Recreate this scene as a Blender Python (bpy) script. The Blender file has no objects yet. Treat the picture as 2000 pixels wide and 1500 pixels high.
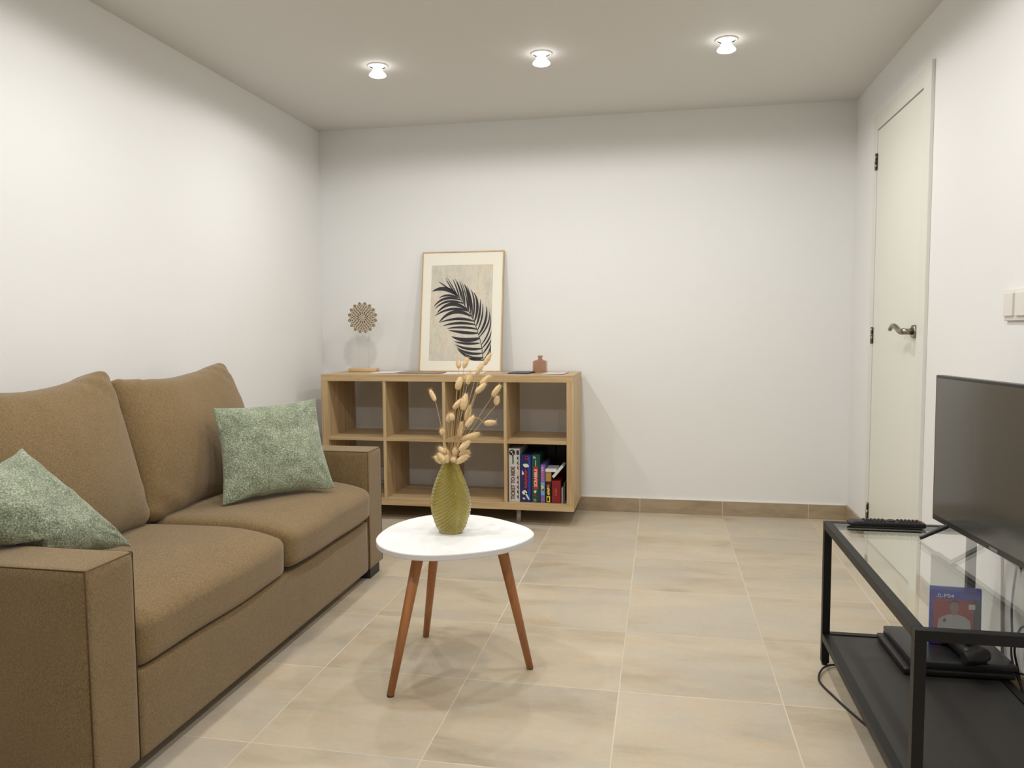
import bpy, bmesh, math, random
from mathutils import Vector, Matrix, noise
random.seed(7)
S = bpy.context.scene
PI = math.pi
# ------------------------------------------------------------------ camera
cam = bpy.data.cameras.new('camera'); cam.sensor_width = 36; cam.sensor_fit = 'HORIZONTAL'
cam.lens = 1509 / 2000 * 36; cam.clip_start = 0.02
co = bpy.data.objects.new('camera', cam); S.collection.objects.link(co); S.camera = co
Rc = Matrix(((0.981859, 0.007029, -0.189483), (0.189497, -0.071386, 0.979283), (-0.006643, -0.997424, -0.071423)))
rt = Rc @ Vector((1, 0, 0)); up = Rc @ Vector((0, -1, 0)); bk = Rc @ Vector((0, 0, -1))
m = Matrix((rt, up, bk)).transposed().to_4x4(); m.translation = (0, 0, 1.03); co.matrix_world = m
# ------------------------------------------------------------------ world, exposure
w = bpy.data.worlds.new('world'); S.world = w; w.use_nodes = True
w.node_tree.nodes['Background'].inputs[0].default_value = (1, 0.95, 0.9, 1)
w.node_tree.nodes['Background'].inputs[1].default_value = 0.0
S.view_settings.view_transform = 'Standard'; S.view_settings.look = 'None'
S.view_settings.exposure = 0.16; S.view_settings.gamma = 1; S.view_settings.use_curve_mapping = False
LAMP_W = 7.6; BEAM_W = 11.0
LAMP_COL = (1.0, 0.985, 0.955)
LX = (-1.238, -0.507, 0.25); LY = (3.325, 2.12, 0.92)
CEIL = 2.191; XL, XR, YB, YF = -1.985, 0.98, 4.33, -1.4
# ------------------------------------------------------------------ materials
def lin(c):
    return tuple(((v / 255) / 12.92 if v / 255 <= 0.04045 else ((v / 255 + 0.055) / 1.055) ** 2.4) for v in c) + (1,)
class NT:
    def __init__(s, name):
        s.m = bpy.data.materials.new(name); s.m.use_nodes = True; s.t = s.m.node_tree
        s.b = s.t.nodes['Principled BSDF']; s.out = s.t.nodes['Material Output']
    def n(s, typ, inp=None, **kw):
        x = s.t.nodes.new(typ)
        for k, v in kw.items(): setattr(x, k, v)
        for k, v in (inp or {}).items():
            if isinstance(v, tuple) and len(v) == 2 and hasattr(v[0], 'outputs'): s.t.links.new(v[0].outputs[v[1]], x.inputs[k])
            elif hasattr(v, 'outputs'): s.t.links.new(v.outputs[0], x.inputs[k])
            else: x.inputs[k].default_value = v
        return x
    def math(s, op, a, b=0.0, c=0.0):
        return s.n('ShaderNodeMath', {0: a, 1: b, 2: c}, operation=op)
    def mix(s, f, a, b, blend='MIX'):
        x = s.n('ShaderNodeMix', {}, data_type='RGBA', blend_type=blend)
        for i, v in ((0, f), (6, a), (7, b)):
            if isinstance(v, tuple) and len(v) == 2: s.t.links.new(v[0].outputs[v[1]], x.inputs[i])
            elif hasattr(v, 'outputs'):
                s.t.links.new(v.outputs[2] if v.bl_idname == 'ShaderNodeMix' else v.outputs[0], x.inputs[i])
            else: x.inputs[i].default_value = v
        return x
    def ramp(s, f, stops):
        x = s.n('ShaderNodeValToRGB', {0: f}); e = x.color_ramp.elements
        while len(e) < len(stops): e.new(0.5)
        for el, (p, c) in zip(e, stops): el.position = p; el.color = c
        return x
    def set(s, k, v):
        if hasattr(v, 'outputs'): s.t.links.new(v.outputs[2] if v.bl_idname == 'ShaderNodeMix' else v.outputs[0], s.b.inputs[k])
        else: s.b.inputs[k].default_value = v
        return s
    def coord(s, scale=(1, 1, 1), loc=(0, 0, 0)):
        c = s.n('ShaderNodeTexCoord')
        return s.n('ShaderNodeMapping', {0: (c, 3), 'Scale': scale, 'Location': loc})
    def noise(s, vec, scale, detail=3, rough=0.5, dist=0.0):
        return s.n('ShaderNodeTexNoise', {'Vector': vec, 'Scale': scale, 'Detail': detail, 'Roughness': rough, 'Distortion': dist})
    def bump(s, h, st, dist=0.001, prev=None):
        d = {'Height': h, 'Strength': st, 'Distance': dist}
        if prev: d['Normal'] = prev
        b = s.n('ShaderNodeBump', d); s.t.links.new(b.outputs[0], s.b.inputs['Normal']); return b
def plain(name, c, rough=0.5, metal=0.0, spec=0.5, var=0.0, nscale=20, **kw):
    M = NT(name); M.set('Roughness', rough).set('Metallic', metal).set('Specular IOR Level', spec)
    if var:
        nz = M.noise(M.coord(), nscale, 4)
        c0 = lin(c); lo = tuple(v * (1 - var) for v in c0[:3]) + (1,); hi = tuple(min(1, v * (1 + var)) for v in c0[:3]) + (1,)
        M.set('Base Color', M.mix(nz, lo, hi))
    else: M.set('Base Color', lin(c))
    for k, v in kw.items(): M.set(k, v)
    return M.m
def wall_mat(name, c, st):
    M = NT(name); v = M.coord(); n1 = M.noise(v, 2.2, 3); n2 = M.noise(v, 55, 4, 0.6)
    c0 = lin(c); M.set('Base Color', M.mix(n1, tuple(x * 0.985 for x in c0[:3]) + (1,), c0)); M.set('Roughness', 0.75).set('Specular IOR Level', 0.25)
    h = M.math('ADD', M.math('MULTIPLY', n1, 6.0), M.math('MULTIPLY', n2, 0.25)); M.bump(h, st, 0.004); return M.m
MW = wall_mat('wall_paint', (237, 237, 236), 0.35)
MC = wall_mat('ceiling_paint', (221, 219, 215), 0.12)
MDOOR = plain('door_lacquer', (230, 231, 220), 0.35, var=0.01, nscale=3)
MCAS = plain('casing_lacquer', (229, 228, 220), 0.4)
def stone(M, v):
    a = M.noise(M.n('ShaderNodeMapping', {0: v, 'Scale': (0.55, 1.6, 1)}), 3.2, 6, 0.6, 0.4)
    b = M.noise(M.n('ShaderNodeMapping', {0: v, 'Scale': (1, 2.6, 1), 'Location': (5, 3, 1)}), 7, 7, 0.65, 0.6)
    c = M.noise(M.n('ShaderNodeMapping', {0: v, 'Location': (11, 7, 2)}), 2.1, 4, 0.55, 0.3)
    base = M.ramp(a, [(0.3, lin((160, 147, 126))), (0.48, lin((196, 183, 160))), (0.72, lin((210, 199, 177)))])
    gm = M.ramp(c, [(0.46, (0, 0, 0, 1)), (0.6, (1, 1, 1, 1))])
    m1 = M.mix(M.math('MULTIPLY', gm, 0.6), base, lin((186, 179, 170)))
    pm = M.ramp(b, [(0.52, (0, 0, 0, 1)), (0.68, (1, 1, 1, 1))])
    m2 = M.mix(M.math('MULTIPLY', pm, 0.5), m1, lin((206, 176, 144)))
    f = M.noise(v, 60, 5, 0.7)
    return M.mix(0.22, m2, M.mix(f, lin((160, 146, 122)), lin((226, 212, 186))), 'MIX')
def floor_mat():
    M = NT('floor_tile_stone'); tc = M.n('ShaderNodeTexCoord'); sp = M.n('ShaderNodeSeparateXYZ', {0: (tc, 3)})
    ux = M.math('DIVIDE', M.math('ADD', (sp, 0), 0.1115), 0.4465); uy = M.math('DIVIDE', M.math('SUBTRACT', (sp, 1), 1.708), 0.437)
    fx = M.math('FRACT', ux); fy = M.math('FRACT', uy)
    def edge(f): return M.math('MINIMUM', f, M.math('SUBTRACT', 1.0, f))
    ed = M.math('MINIMUM', M.math('MULTIPLY', edge(fx), 0.4465), M.math('MULTIPLY', edge(fy), 0.437))
    wob = M.noise(tc, 14, 3)
    thr = M.math('MULTIPLY_ADD', wob, 0.0040, -0.0007)
    g = M.math('LESS_THAN', ed, thr)
    idv = M.n('ShaderNodeCombineXYZ', {0: M.math('FLOOR', ux), 1: M.math('FLOOR', uy), 2: 0.0})
    wn = M.n('ShaderNodeTexWhiteNoise', {0: idv}, noise_dimensions='3D')
    off = M.n('ShaderNodeVectorMath', {0: (wn, 1), 3: 9.0}, operation='SCALE')
    v = M.n('ShaderNodeVectorMath', {0: (tc, 3), 1: off}, operation='ADD')
    st = stone(M, v)
    tint = M.mix(1.0, st, M.ramp((wn, 0), [(0, (0.95, 0.95, 0.95, 1)), (1, (1.03, 1.02, 1.0, 1))]), 'MULTIPLY')
    M.set('Base Color', M.mix(g, tint, lin((216, 206, 184)))); M.set('Roughness', M.math('MULTIPLY_ADD', g, 0.3, 0.42)); M.set('Specular IOR Level', 0.4)
    M.bump(M.math('SUBTRACT', M.math('MULTIPLY', M.noise(v, 25, 4), 0.15), M.math('MULTIPLY', g, 0.6)), 0.25, 0.002); return M.m
MF = floor_mat()
def base_mat():
    M = NT('skirting_tile_stone'); tc = M.n('ShaderNodeTexCoord'); sp = M.n('ShaderNodeSeparateXYZ', {0: (tc, 3)})
    fx = M.math('FRACT', M.math('DIVIDE', M.math('ADD', (sp, 0), 0.1115), 0.4465)); fy = M.math('FRACT', M.math('DIVIDE', M.math('SUBTRACT', (sp, 1), 1.708), 0.437))
    ed = M.math('MINIMUM', fx, M.math('SUBTRACT', 1.0, fx)); g = M.math('LESS_THAN', ed, 0.0035)
    a = M.noise(M.coord((0.6, 0.6, 2)), 9, 6, 0.65, 0.4)
    c = M.ramp(a, [(0.3, lin((150, 132, 108))), (0.55, lin((172, 154, 128))), (0.8, lin((184, 164, 140)))])
    M.set('Base Color', M.mix(g, c, lin((215, 204, 180)))); M.set('Roughness', 0.5); return M.m
MBASE = base_mat()
def fabric(name, c1, c2, c3):
    M = NT(name); tc = M.coord()
    a = M.noise(M.n('ShaderNodeMapping', {0: tc, 'Scale': (1, 1, 4)}), 190, 4, 0.75); b = M.noise(M.n('ShaderNodeMapping', {0: tc, 'Scale': (3, 3, 1)}), 170, 4, 0.75)
    c = M.noise(tc, 9, 4)
    f = M.math('MULTIPLY', M.math('ADD', a, b), 0.5)
    col = M.ramp(f, [(0.38, lin(c1)), (0.5, lin(c2)), (0.63, lin(c3))])
    M.set('Base Color', M.mix(0.18, col, M.mix(c, lin(c1), lin(c3)))); M.set('Roughness', 0.95).set('Specular IOR Level', 0.15)
    M.set('Sheen Weight', 0.25).set('Sheen Roughness', 0.5)
    M.bump(f, 0.5, 0.0012); return M.m
MSOFA = fabric('brown_melange_fabric', (94, 76, 49), (128, 105, 71), (160, 137, 101))
MSEAM = plain('dark_seam_thread', (84, 62, 45), 0.9)
def chenille():
    M = NT('green_chenille'); tc = M.coord()
    a = M.n('ShaderNodeTexVoronoi', {'Vector': M.n('ShaderNodeMapping', {0: tc, 'Scale': (1, 1, 1.4)}), 'Scale': 260.0})
    n1 = M.noise(tc, 230, 3, 0.7); n2 = M.noise(tc, 14, 5, 0.75)
    f = M.math('ADD', M.math('MULTIPLY', n1, 0.7), M.math('MULTIPLY', n2, 0.3))
    col = M.ramp(f, [(0.36, lin((92, 102, 80))), (0.46, lin((126, 136, 112))), (0.54, lin((158, 167, 142))), (0.64, lin((202, 207, 182)))])
    M.set('Base Color', col); M.set('Roughness', 0.95).set('Specular IOR Level', 0.1).set('Sheen Weight', 0.4)
    h = M.math('SUBTRACT', n1, M.math('MULTIPLY', (a, 0), 0.5)); M.bump(h, 0.8, 0.003); return M.m
MGREEN = chenille()
def wood(name, cols, axis='x', sc=1.0, rough=0.45):
    M = NT(name); s = {'x': (1.2, 22, 22), 'z': (22, 22, 1.2), 'y': (22, 1.2, 22)}[axis]
    v = M.coord(s); a = M.noise(v, 1.6 * sc, 6, 0.6, 0.5); b = M.noise(v, 7 * sc, 3, 0.6)
    f = M.math('ADD', M.math('MULTIPLY', a, 0.75), M.math('MULTIPLY', b, 0.25))
    M.set('Base Color', M.ramp(f, [(0.33, lin(cols[0])), (0.5, lin(cols[1])), (0.68, lin(cols[2]))])); M.set('Roughness', rough)
    M.bump(f, 0.12, 0.0006); return M.m
OAK = ((172, 143, 102), (194, 166, 124), (208, 184, 144))
MOAKX = wood('oak_veneer_horizontal', OAK, 'x'); MOAKZ = wood('oak_veneer_vertical', OAK, 'z'); MOAKY = wood('oak_veneer_depth', OAK, 'y')
MLEG = wood('stained_beech', ((154, 98, 54), (176, 116, 68), (190, 132, 82)), 'z', 1, 0.4)
MPINE = wood('light_pine', ((186, 150, 106), (208, 174, 130), (222, 192, 150)), 'x')
MFRAME = wood('pale_oak_frame', ((170, 134, 88), (194, 160, 112), (206, 176, 130)), 'z')
MWHITE = plain('white_lacquer_top', (246, 246, 246), 0.3, var=0.01, nscale=4)
MEDGE = plain('table_edge', (226, 224, 224), 0.5)
MSWITCH = plain('switch_plastic', (230, 226, 220), 0.35)
MTRIM = plain('lamp_trim_white', (236, 234, 230), 0.4)
MBLACK = plain('black_metal', (15, 14, 14), 0.45, 0.0, 0.35, var=0.12, nscale=60)
MSHELF = plain('black_brown_shelf', (44, 41, 39), 0.5, var=0.15, nscale=90)
MPL = plain('matte_black_plastic', (17, 17, 18), 0.4)
MPLG = plain('grey_black_plastic', (38, 39, 41), 0.35)
MBEZ = plain('television_bezel', (30, 30, 31), 0.32)
MSCR = plain('television_screen', (74, 74, 71), 0.12, 0, 0.9)
MKEY = plain('rubber_keys', (46, 46, 48), 0.6)
MRED = plain('red_key', (150, 40, 36), 0.5)
MSTEEL = plain('brushed_nickel', (150, 143, 132), 0.3, 1.0, var=0.1, nscale=200)
MHINGE = plain('chrome_hinge', (130, 128, 124), 0.25, 1.0)
MGREYL = plain('grey_metal_leg', (176, 172, 168), 0.4, 0.3)
MFOOT = plain('dark_plastic_foot', (40, 38, 40), 0.5)
MMAT = plain('passepartout', (240, 236, 222), 0.8)
MINK = plain('palm_ink', (44, 41, 48), 0.7, var=0.25, nscale=30)
def print_mat():
    M = NT('aged_print'); v = M.coord((1, 1, 1)); a = M.noise(v, 5, 5, 0.6, 0.5); b = M.noise(M.coord((1, 1, 0.25)), 30, 5, 0.7); c = M.noise(v, 90, 5, 0.8)
    col = M.ramp(a, [(0.36, lin((196, 194, 182))), (0.5, lin((213, 206, 190))), (0.64, lin((220, 202, 174)))])
    d = M.ramp(M.math('MULTIPLY', M.math('ADD', b, c), 0.5), [(0.42, lin((172, 166, 152))), (0.54, lin((224, 217, 200)))])
    M.set('Base Color', M.mix(0.3, col, d)); M.set('Roughness', 0.8); return M.m
MPRINT = print_mat()
def glassy(name, tint, f0=0.04, rough=0.0, diff=None, df=0.0):
    M = NT(name); t = M.t; t.nodes.remove(M.b)
    ge = M.n('ShaderNodeNewGeometry'); fr = M.n('ShaderNodeFresnel', {0: M.math('MULTIPLY_ADD', (ge, 6), 1 / 1.5 - 1.5, 1.5)}); tr = M.n('ShaderNodeBsdfTransparent', {0: tint}); gl = M.n('ShaderNodeBsdfGlossy', {0: (1, 1, 1, 1), 'Roughness': rough})
    base = tr
    if diff:
        di = M.n('ShaderNodeBsdfDiffuse', {0: diff}); base = M.n('ShaderNodeMixShader', {0: df, 1: tr, 2: di})
    mx = M.n('ShaderNodeMixShader', {0: fr, 1: base, 2: gl}); t.links.new(mx.outputs[0], M.out.inputs[0]); return M.m
MGLASS = glassy('clear_tabletop_glass', (0.97, 0.985, 0.975, 1))
MBROWN = glassy('brown_bottle_glass', (0.88, 0.77, 0.70, 1), rough=0.05, diff=lin((170, 128, 106)), df=0.12)
MACR = glassy('clear_acrylic', (0.93, 0.94, 0.94, 1), rough=0.02)
MCASE = glassy('blue_case_plastic', (0.08, 0.16, 0.6, 1), rough=0.05, diff=lin((10, 50, 190)), df=0.7)
def vase_mat():
    M = NT('olive_green_glass'); M.set('Base Color', lin((214, 200, 98))); M.set('Roughness', 0.03).set('Coat Weight', 0.6).set('Transmission Weight', 0.72).set('IOR', 1.45).set('Specular IOR Level', 0.7)
    return M.m
MVASE = vase_mat()
MSTEM = plain('dry_stem', (206, 178, 132), 0.8, var=0.2, nscale=30)
MHEAD = plain('dry_seed_head', (232, 206, 160), 0.9, var=0.18, nscale=60)
MCARVE = plain('carved_pale_shell', (204, 190, 168), 0.7, var=0.2, nscale=120)
MCARVD = plain('carved_recess', (78, 60, 44), 0.8, var=0.3, nscale=120)
MPAPER = plain('white_paper', (238, 234, 226), 0.7)
MCABLE = plain('black_cable', (18, 18, 18), 0.5)
MCABLEG = plain('grey_brown_cable', (148, 128, 110), 0.6)
def emis(name, col, st):
    M = NT(name); M.set('Base Color', (1, 1, 1, 1)).set('Emission Color', col).set('Emission Strength', st); return M.m
MBULB = emis('lit_bulb', (1, 0.98, 0.94, 1), 4.0)
# ------------------------------------------------------------------ geometry helpers
class G:
    def __init__(s): s.b = bmesh.new(); s.mi = 0
    def _mark(s, faces, smooth=False):
        for f in faces: f.material_index = s.mi; f.smooth = smooth
    def box(s, x0, x1, y0, y1, z0, z1, bev=0.0, seg=2, M=None):
        t = bmesh.new(); bmesh.ops.create_cube(t, size=1)
        for v in t.verts: v.co = Vector(((x0 + x1) / 2 + v.co.x * (x1 - x0), (y0 + y1) / 2 + v.co.y * (y1 - y0), (z0 + z1) / 2 + v.co.z * (z1 - z0)))
        if bev: bmesh.ops.bevel(t, geom=t.edges[:], offset=bev, segments=seg, affect='EDGES', profile=0.5)
        if M:
            for v in t.verts: v.co = M @ v.co
        s.merge(t, smooth=bool(bev and seg > 2)); return s
    def merge(s, t, smooth=False):
        t.verts.ensure_lookup_table(); mp = {}
        for v in t.verts: mp[v] = s.b.verts.new(v.co)
        for f in t.faces:
            try:
                nf = s.b.faces.new([mp[v] for v in f.verts]); nf.material_index = s.mi; nf.smooth = smooth or f.smooth
            except ValueError: pass
        t.free()
    def rings(s, rs, caps=True, smooth=True, close=False):
        vs = [[s.b.verts.new(p) for p in r] for r in rs]; n = len(vs[0])
        pairs = list(zip(vs, vs[1:])) + ([(vs[-1], vs[0])] if close else [])
        for a, b in pairs:
            for i in range(n):
                f = s.b.faces.new((a[i], a[(i + 1) % n], b[(i + 1) % n], b[i])); f.smooth = smooth; f.material_index = s.mi
        if caps and not close:
            for r, fl in ((vs[0], True), (vs[-1], False)):
                f = s.b.faces.new(list(reversed(r)) if fl else r); f.material_index = s.mi
        return s
    def lathe(s, prof, c=(0, 0, 0), n=32, sx=1, sy=1, caps=True):
        return s.rings([[(c[0] + r * sx * math.cos(2 * PI * i / n), c[1] + r * sy * math.sin(2 * PI * i / n), c[2] + z) for i in range(n)] for r, z in prof], caps)
    def cyl(s, p0, p1, r0, r1=None, n=20):
        return s.tube([p0, p1], [r0, r0 if r1 is None else r1], n)
    def tube(s, pts, r, n=8):
        pts = [Vector(p) for p in pts]; rr = r if isinstance(r, (list, tuple)) else [r] * len(pts); rs = []; prev = None
        for i, p in enumerate(pts):
            d = (pts[min(i + 1, len(pts) - 1)] - pts[max(i - 1, 0)]).normalized()
            if prev is None: a = d.orthogonal().normalized()
            else: a = (prev - d * prev.dot(d)).normalized()
            prev = a; b = d.cross(a)
            rs.append([p + (a * math.cos(2 * PI * k / n) + b * math.sin(2 * PI * k / n)) * rr[i] for k in range(n)])
        return s.rings(rs)
    def prism(s, pts, z0, z1, bev=0.0, M=None):
        t = bmesh.new(); vs = [t.verts.new((x, y, z0)) for x, y in pts]; f = t.faces.new(vs)
        r = bmesh.ops.extrude_face_region(t, geom=[f]); 
        for v in r['geom']:
            if isinstance(v, bmesh.types.BMVert): v.co.z = z1
        bmesh.ops.recalc_face_normals(t, faces=t.faces[:])
        if bev:
            es = [e for e in t.edges if abs(e.verts[0].co.z - e.verts[1].co.z) < 1e-6]
            bmesh.ops.bevel(t, geom=es, offset=bev, segments=2, affect='EDGES')
        if M:
            for v in t.verts: v.co = M @ v.co
        s.merge(t); return s
    def poly(s, pts):
        f = s.b.faces.new([s.b.verts.new(p) for p in pts]); f.material_index = s.mi; return s
    def rbox(s, hx, hy, hz, r, n=10, fn=None, M=None):
        t = bmesh.new(); H = Vector((hx, hy, hz))
        us = [math.sin((-1 + 2 * i / n) * PI / 2) for i in range(n + 1)]
        for ax in range(3):
            for sg in (-1, 1):
                grid = []
                for a in us:
                    row = []
                    for b in us:
                        q = [0, 0, 0]; q[ax] = sg; q[(ax + 1) % 3] = a; q[(ax + 2) % 3] = b
                        q = Vector(q); P = Vector((q.x * hx, q.y * hy, q.z * hz))
                        inn = Vector([max(-(H[k] - r), min(H[k] - r, P[k])) for k in range(3)])
                        d = P - inn
                        if d.length > 1e-9: P = inn + d.normalized() * r
                        row.append(t.verts.new(P))
                    grid.append(row)
                for i in range(n):
                    for j in range(n):
                        q4 = (grid[i][j], grid[i + 1][j], grid[i + 1][j + 1], grid[i][j + 1])
                        f = t.faces.new(q4 if sg > 0 else q4[::-1]); f.smooth = True
        bmesh.ops.remove_doubles(t, verts=t.verts[:], dist=1e-5)
        if fn:
            for v in t.verts: v.co = fn(v.co.copy(), (v.co.x / hx, v.co.y / hy, v.co.z / hz))
        if M:
            for v in t.verts: v.co = M @ v.co
        s.merge(t, True); return s
WM = {}
COL = S.collection
def obj(name, g, mats, parent=None, kind=None, label=None):
    me = bpy.data.meshes.new(name)
    b = g.b
    if parent is not None:
        inv = WM[parent.name].inverted()
        for v in b.verts: v.co = inv @ v.co
    bmesh.ops.recalc_face_normals(b, faces=b.faces[:]) if getattr(g, 'recalc', True) else None
    b.to_mesh(me); b.free()
    for mm in (mats if isinstance(mats, (list, tuple)) else [mats]): me.materials.append(mm)
    o = bpy.data.objects.new(name, me); COL.objects.link(o)
    if parent is not None: o.parent = parent; WM[o.name] = WM[parent.name]
    else: WM[o.name] = Matrix()
    if kind: o['kind'] = kind
    if label: o['label'] = label
    return o
def tag(o, label, cat, group=None):
    o['label'] = label; o['category'] = cat
    if group: o['group'] = group
    return o
def thing(name, label, cat, loc=(0, 0, 0), rz=0.0, group=None):
    o = bpy.data.objects.new(name, None); COL.objects.link(o); o.location = loc; o.rotation_euler = (0, 0, rz); o.empty_display_size = 0.05
    WM[o.name] = Matrix.Translation(loc) @ Matrix.Rotation(rz, 4, 'Z'); return tag(o, label, cat, group)
def text_into(g, txt, size, M):
    c = bpy.data.curves.new('t', 'FONT'); c.body = txt; c.size = size; c.align_x = 'CENTER'; c.align_y = 'CENTER'; c.extrude = 0.0004; c.offset = size * 0.02
    o = bpy.data.objects.new('t', c); COL.objects.link(o); me = bpy.data.meshes.new_from_object(o)
    t = bmesh.new(); t.from_mesh(me)
    for v in t.verts: v.co = M @ v.co
    g.merge(t); bpy.data.objects.remove(o); bpy.data.meshes.remove(me); bpy.data.curves.remove(c)
def smooth_curve(pts, k=8, closed=False):
    out = []; n = len(pts); P = [Vector(p) for p in pts]
    for i in range(n if closed else n - 1):
        p0, p1, p2, p3 = (P[(i - 1) % n], P[i], P[(i + 1) % n], P[(i + 2) % n]) if closed else (P[max(i - 1, 0)], P[i], P[i + 1], P[min(i + 2, n - 1)])
        for j in range(k):
            t = j / k
            out.append(0.5 * ((2 * p1) + (p2 - p0) * t + (2 * p0 - 5 * p1 + 4 * p2 - p3) * t * t + (3 * p1 - p0 - 3 * p2 + p3) * t ** 3))
    if not closed: out.append(P[-1])
    return out
# ------------------------------------------------------------------ setting
obj('floor', G().box(XL - .1, XR + .1, YF - .1, YB + .1, -0.1, 0), MF, kind='structure')
obj('ceiling', G().box(XL - .1, XR + .1, YF - .1, YB + .1, CEIL, CEIL + 0.1), MC, kind='structure')
obj('wall_left', G().box(XL - .1, XL, YF - .1, YB + .1, 0, CEIL), MW, kind='structure')
obj('wall_back', G().box(XL, XR, YB, YB + .1, 0, CEIL), MW, kind='structure')
obj('wall_front', G().box(XL, XR, YF - .1, YF, 0, CEIL), MW, kind='structure')
DY0, DY1, DZ = 3.235, 3.91, 1.938      # door leaf
CY0, CY1, CZ = 3.15, 3.965, 2.006      # casing
g = G(); g.box(XR, XR + .1, YF - .1, DY0, 0, CEIL); g.box(XR, XR + .1, DY1, YB + .1, 0, CEIL); g.box(XR, XR + .1, DY0, DY1, DZ, CEIL)
obj('wall_right', g, MW, kind='structure')
g = G(); g.box(XR - .013, XR, CY0, DY0, 0, CZ, .001); g.box(XR - .004, XR, DY1, CY1, 0, CZ, .001); g.box(XR - .004, XR, DY0, DY1, DZ, CZ, .001)
cas = obj('trim_1', g, MCAS, kind='structure', label='cream door casing on the right wall')
door = obj('door_1', G().box(XR - .001, XR + .038, DY0 + .003, DY1 - .003, .006, DZ - .006, .0015), MDOOR, kind='structure', label='cream flush door on the right wall')
for z in (1.79, 0.986, 0.149):
    gg = G().cyl((XR - .006, DY1 + .002, z - .038), (XR - .006, DY1 + .002, z + .004), .0055, n=12); gg.cyl((XR - .006, DY1 + .002, z + .006), (XR - .006, DY1 + .002, z + .04), .0045, n=12)
    gg.box(XR - .003, XR - .001, DY1 - .014, DY1 + .002, z - .036, z + .038)
    obj('hinge', gg, MHINGE, door, label='chrome hinge')
hz, hy = 1.008, 3.29
gg = G().cyl((XR - .001, hy, hz), (XR - .012, hy, hz), .027, .0255, 28).cyl((XR - .012, hy, hz), (XR - .05, hy, hz), .0125, .0115, 20)
pts = smooth_curve([(XR - .046, hy - .006, hz + .001), (XR - .05, hy + .015, hz + .0), (XR - .052, hy + .04, hz + .008), (XR - .055, hy + .075, hz + .022), (XR - .057, hy + .105, hz + .022), (XR - .058, hy + .13, hz + .008)], 6)
gg.tube(pts, [.0125 - .0045 * i / (len(pts) - 1) for i in range(len(pts))], 14)
obj('door_handle', gg, MSTEEL, door, label='brushed nickel lever handle')
obj('baseboard_back', G().box(XL, XR, YB - .011, YB, 0, .078, .001), MBASE, kind='structure')
obj('baseboard_left', G().box(XL, XL + .011, YF, YB - .011, 0, .078, .001), MBASE, kind='structure')
obj('baseboard_right', G().box(XR - .011, XR, CY1, YB - .011, 0, .078, .001).box(XR - .011, XR, YF, CY0, 0, .078, .001), MBASE, kind='structure')
g = G()
g.box(XL + .011, XR - .011, YB - .0095, YB, .078, .0815)
obj('trim_2', g, MPAPER, kind='structure', label='white grout bead on top of the back skirting')
# ------------------------------------------------------------------ downlights
pos = ['left', 'middle', 'right']
for j, y in enumerate(LY):
    for i, x in enumerate(LX):
        if j == 0: lab = ['leftmost lit recessed downlight of the three on the ceiling, nearest the sofa wall', 'middle lit recessed downlight of the three on the ceiling', 'rightmost lit recessed downlight of the three on the ceiling, nearest the door'][i]
        else: lab = 'lit ceiling downlight outside the view, %s of the %s row from the back wall' % (pos[i], ['', 'second', 'third', 'fourth'][j])
        t = thing('ceiling_downlight', lab, 'ceiling light', (x, y, CEIL), 0, 'lit ceiling downlights')
        obj('trim_ring', G().lathe([(.036, 0), (.046, 0), (.045, -.004), (.036, -.0045)], (x, y, CEIL), 32, caps=False), MTRIM, t)
        obj('bulb', G().lathe([(.018, -.001), (.02, -.016), (.024, -.026), (.036, -.038), (.0375, -.043), (.033, -.046)], (x, y, CEIL), 32), MBULB, t)
        L = bpy.data.lights.new('bulb_light', 'SPOT'); L.energy = LAMP_W; L.color = LAMP_COL; L.spot_size = math.radians(178); L.spot_blend = 0.22; L.shadow_soft_size = 0.033
        lo = bpy.data.objects.new('bulb_light', L); COL.objects.link(lo); lo.parent = t; lo.location = (0, 0, -.095)
        L = bpy.data.lights.new('beam_light', 'SPOT'); L.energy = BEAM_W; L.color = LAMP_COL; L.spot_size = math.radians(150); L.spot_blend = 1.0; L.shadow_soft_size = 0.03
        lo = bpy.data.objects.new('beam_light', L); COL.objects.link(lo); lo.parent = t; lo.location = (0, 0, -.094)
# ------------------------------------------------------------------ sofa
sofa = thing('sofa', 'brown melange fabric two-seat sofa against the left wall', 'sofa', (-1.57, 2.235, 0))
def edge_noise(p, a=.004, s=5): return Vector([noise.noise(p * s + Vector((k * 9.1, 3, 1))) for k in range(3)]) * a
for (y0, y1) in ((1.372, 1.524), (2.948, 3.098)):
    yc = (y0 + y1) / 2
    gg = G().rbox(.375, (y1 - y0) / 2, .247, .012, 14, lambda c, u: c + edge_noise(c, .0015), Matrix.Translation((-1.17 - .375, yc, .288)))
    arm = obj('arm', gg, MSOFA, sofa)
    zt, xf = .535, -1.170
    sg = G(); loop = [(xf - .002, y0 + .003, .045), (xf - .002, y0 + .003, zt - .003), (xf - .002, y1 - .003, zt - .003), (xf - .002, y1 - .003, .045)]
    sg.tube(loop, .0014, 6); sg.tube([(xf - .002, y0 + .003, zt - .003), (-1.9, y0 + .003, zt - .003)], .0014, 6); sg.tube([(xf - .002, y1 - .003, zt - .003), (-1.9, y1 - .003, zt - .003)], .0014, 6)
    obj('seam', sg, MSEAM, arm)
    for (fx, fy) in ((-1.205, yc), (-1.87, yc)): obj('foot', G().box(fx - .035, fx + .028, fy - .055, fy + .05, 0, .043, .002), MFOOT, sofa)
fr = obj('frame', G().rbox(.37, .7125, .105, .01, 12, None, Matrix.Translation((-1.17 - .375, 2.236, .142))), MSOFA, sofa)
obj('back_frame', G().rbox(.05, .7125, .27, .02, 10, None, Matrix.Translation((-1.922, 2.236, .5))), MSOFA, sofa)
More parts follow.
